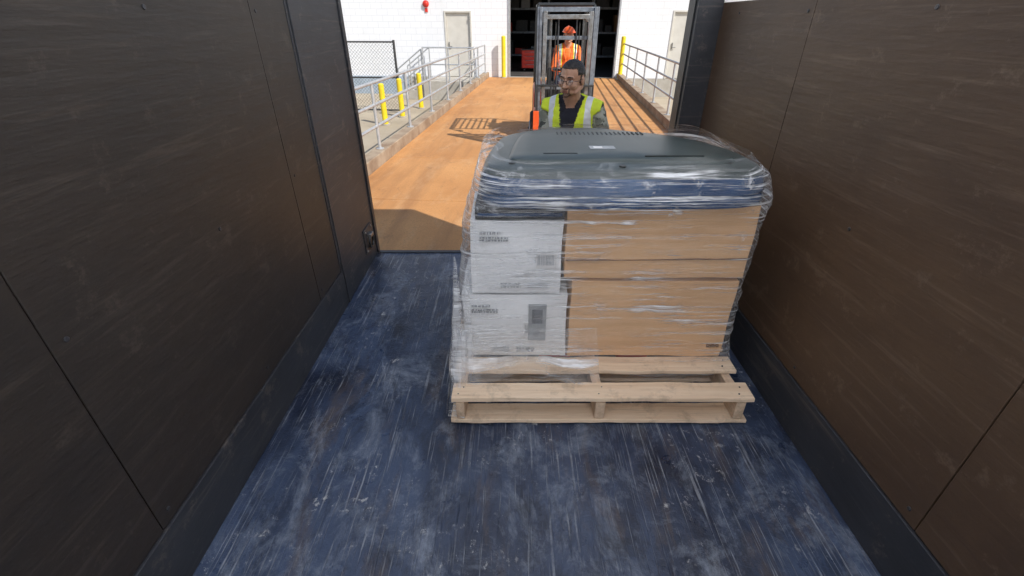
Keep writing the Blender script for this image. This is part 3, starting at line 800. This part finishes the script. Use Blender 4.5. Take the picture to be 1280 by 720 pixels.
side=[(.18,.25),(.18,.62),(.45,.66),(.60,.42),(.98,.42),(1.02,.78),(1.5,.85),(1.95,.88),(2.1,.7),(2.12,.25)]
b.loft([[(x,y,z) for y,z in side] for x in (-.46,.46)],m_orange)
b.box(-.47,.47,1.55,2.16,.3,.8,m_black)
b.box(-.32,.32,.2,.34,.6,1.0,m_black)
b.obj('body',F,bevel=.03)
b=B()
for s in (-1,1): b.wheel((s*.42,.28,.30),.30,.2,hub=m_whitep); b.wheel((s*.38,1.75,.24),.24,.16,hub=m_whitep)
b.obj('wheels',F)
b=B()
b.box(-.24,.24,1.02,1.45,.85,.95,m_black); b.box(-.23,.23,1.40,1.5,.95,1.45,m_black,rot=(R(-8),0,0))
b.cyl((0,.40,.95),(0,.62,1.16),.02,m_black); b.torus((0,.64,1.18),.155,.014,m_black,'z',24,8)
b.obj('seat_and_steering',F,bevel=.02)
b=B()
for s in (-1,1):
    b.path([(s*.43,.30,.65),(s*.42,.5,2.06),(s*.42,1.62,2.08),(s*.44,1.85,.85)],.026,m_black,10)
for y in (.52,1.62): b.cyl((-.42,y,2.07),(.42,y,2.07),.026,m_black,n=10)
for i in range(7): b.box(-.36+.12*i-.012,-.36+.12*i+.012,.53,1.6,2.055,2.075,m_black)
for s in (-1,1): b.cyl((s*.36,.44,1.9),(s*.36,.50,1.9),.06,m_steel,n=16)
b.obj('overhead_guard',F)
P=[]
dz=.20; torso(P,1.16,dz,.04)
for s in (-1,1):
    sh=Vector((s*.17,1.15,1.335+dz)); tgt=Vector((s*.13,.74,1.23)); el=sh.lerp(tgt,.5)+Vector((s*.08,.06,-.12))
    P+= [(sh,el,.056,.045,'sleeve'),(el,tgt,.043,.031,'forearm')]; hand(P,tgt,(0,-.85,-.25),(-s*.2,-.3,-1),-s,.9)
    hp=Vector((s*.09,1.2,.90+dz)); kn=Vector((s*.15,.80,.98)); an=Vector((s*.15,.66,.55))
    P+= [(hp,kn,.098,.064,'leg'),(kn,an,.06,.045,'leg'),(an+Vector((0,.01,-.05)),an+Vector((0,-.15,-.065)),.043,.036,'boot'),(an,an+Vector((0,0,-.05)),.046,.044,'boot')]
person('forklift_driver',FL+Vector((.10,0,-.10)),R(-2),dict(parts=P,ty=lambda z:1.11,dz=dz,head=(0,1.08,1.555+dz)),
  dict(hand=m_glove,shirt=m_voran,vest=m_voran,trim=m_vest,sleeve=m_voran),(R(6),0,R(8)),helmet=m_orange)
# ---------------------------------------------------------------- light
el=R(44); az=Vector((.76,-.65)).normalized()
S=Vector((az.x*math.cos(el),az.y*math.cos(el),math.sin(el)))
sun=bpy.data.lights.new('sun','SUN'); sun.energy=5; sun.angle=R(.5); sun.color=(1,.97,.91)
so=bpy.data.objects.new('sun',sun); scn.collection.objects.link(so); so.rotation_euler=(-S).to_track_quat('-Z','Y').to_euler(); so.location=(5,-5,8)
w=bpy.data.worlds.new('World'); scn.world=w; w.use_nodes=True; nt=w.node_tree
sky=nt.nodes.new('ShaderNodeTexSky'); sky.sky_type='NISHITA'; sky.sun_disc=False; sky.sun_elevation=el; sky.sun_rotation=math.atan2(az.x,az.y)
bg=nt.nodes['Background']; bg.inputs[1].default_value=.15; nt.links.new(sky.outputs[0],bg.inputs[0])
scn.view_settings.view_transform='Standard'; scn.view_settings.look='None'; scn.view_settings.exposure=0
cam=bpy.data.cameras.new('camera'); cam.lens=16.2; cam.sensor_width=36; cam.clip_end=1500; cam.clip_start=.02
co=bpy.data.objects.new('camera',cam); scn.collection.objects.link(co); co.location=(0,0,1.45); co.rotation_euler=(R(90-30.18),0,0)
scn.camera=co
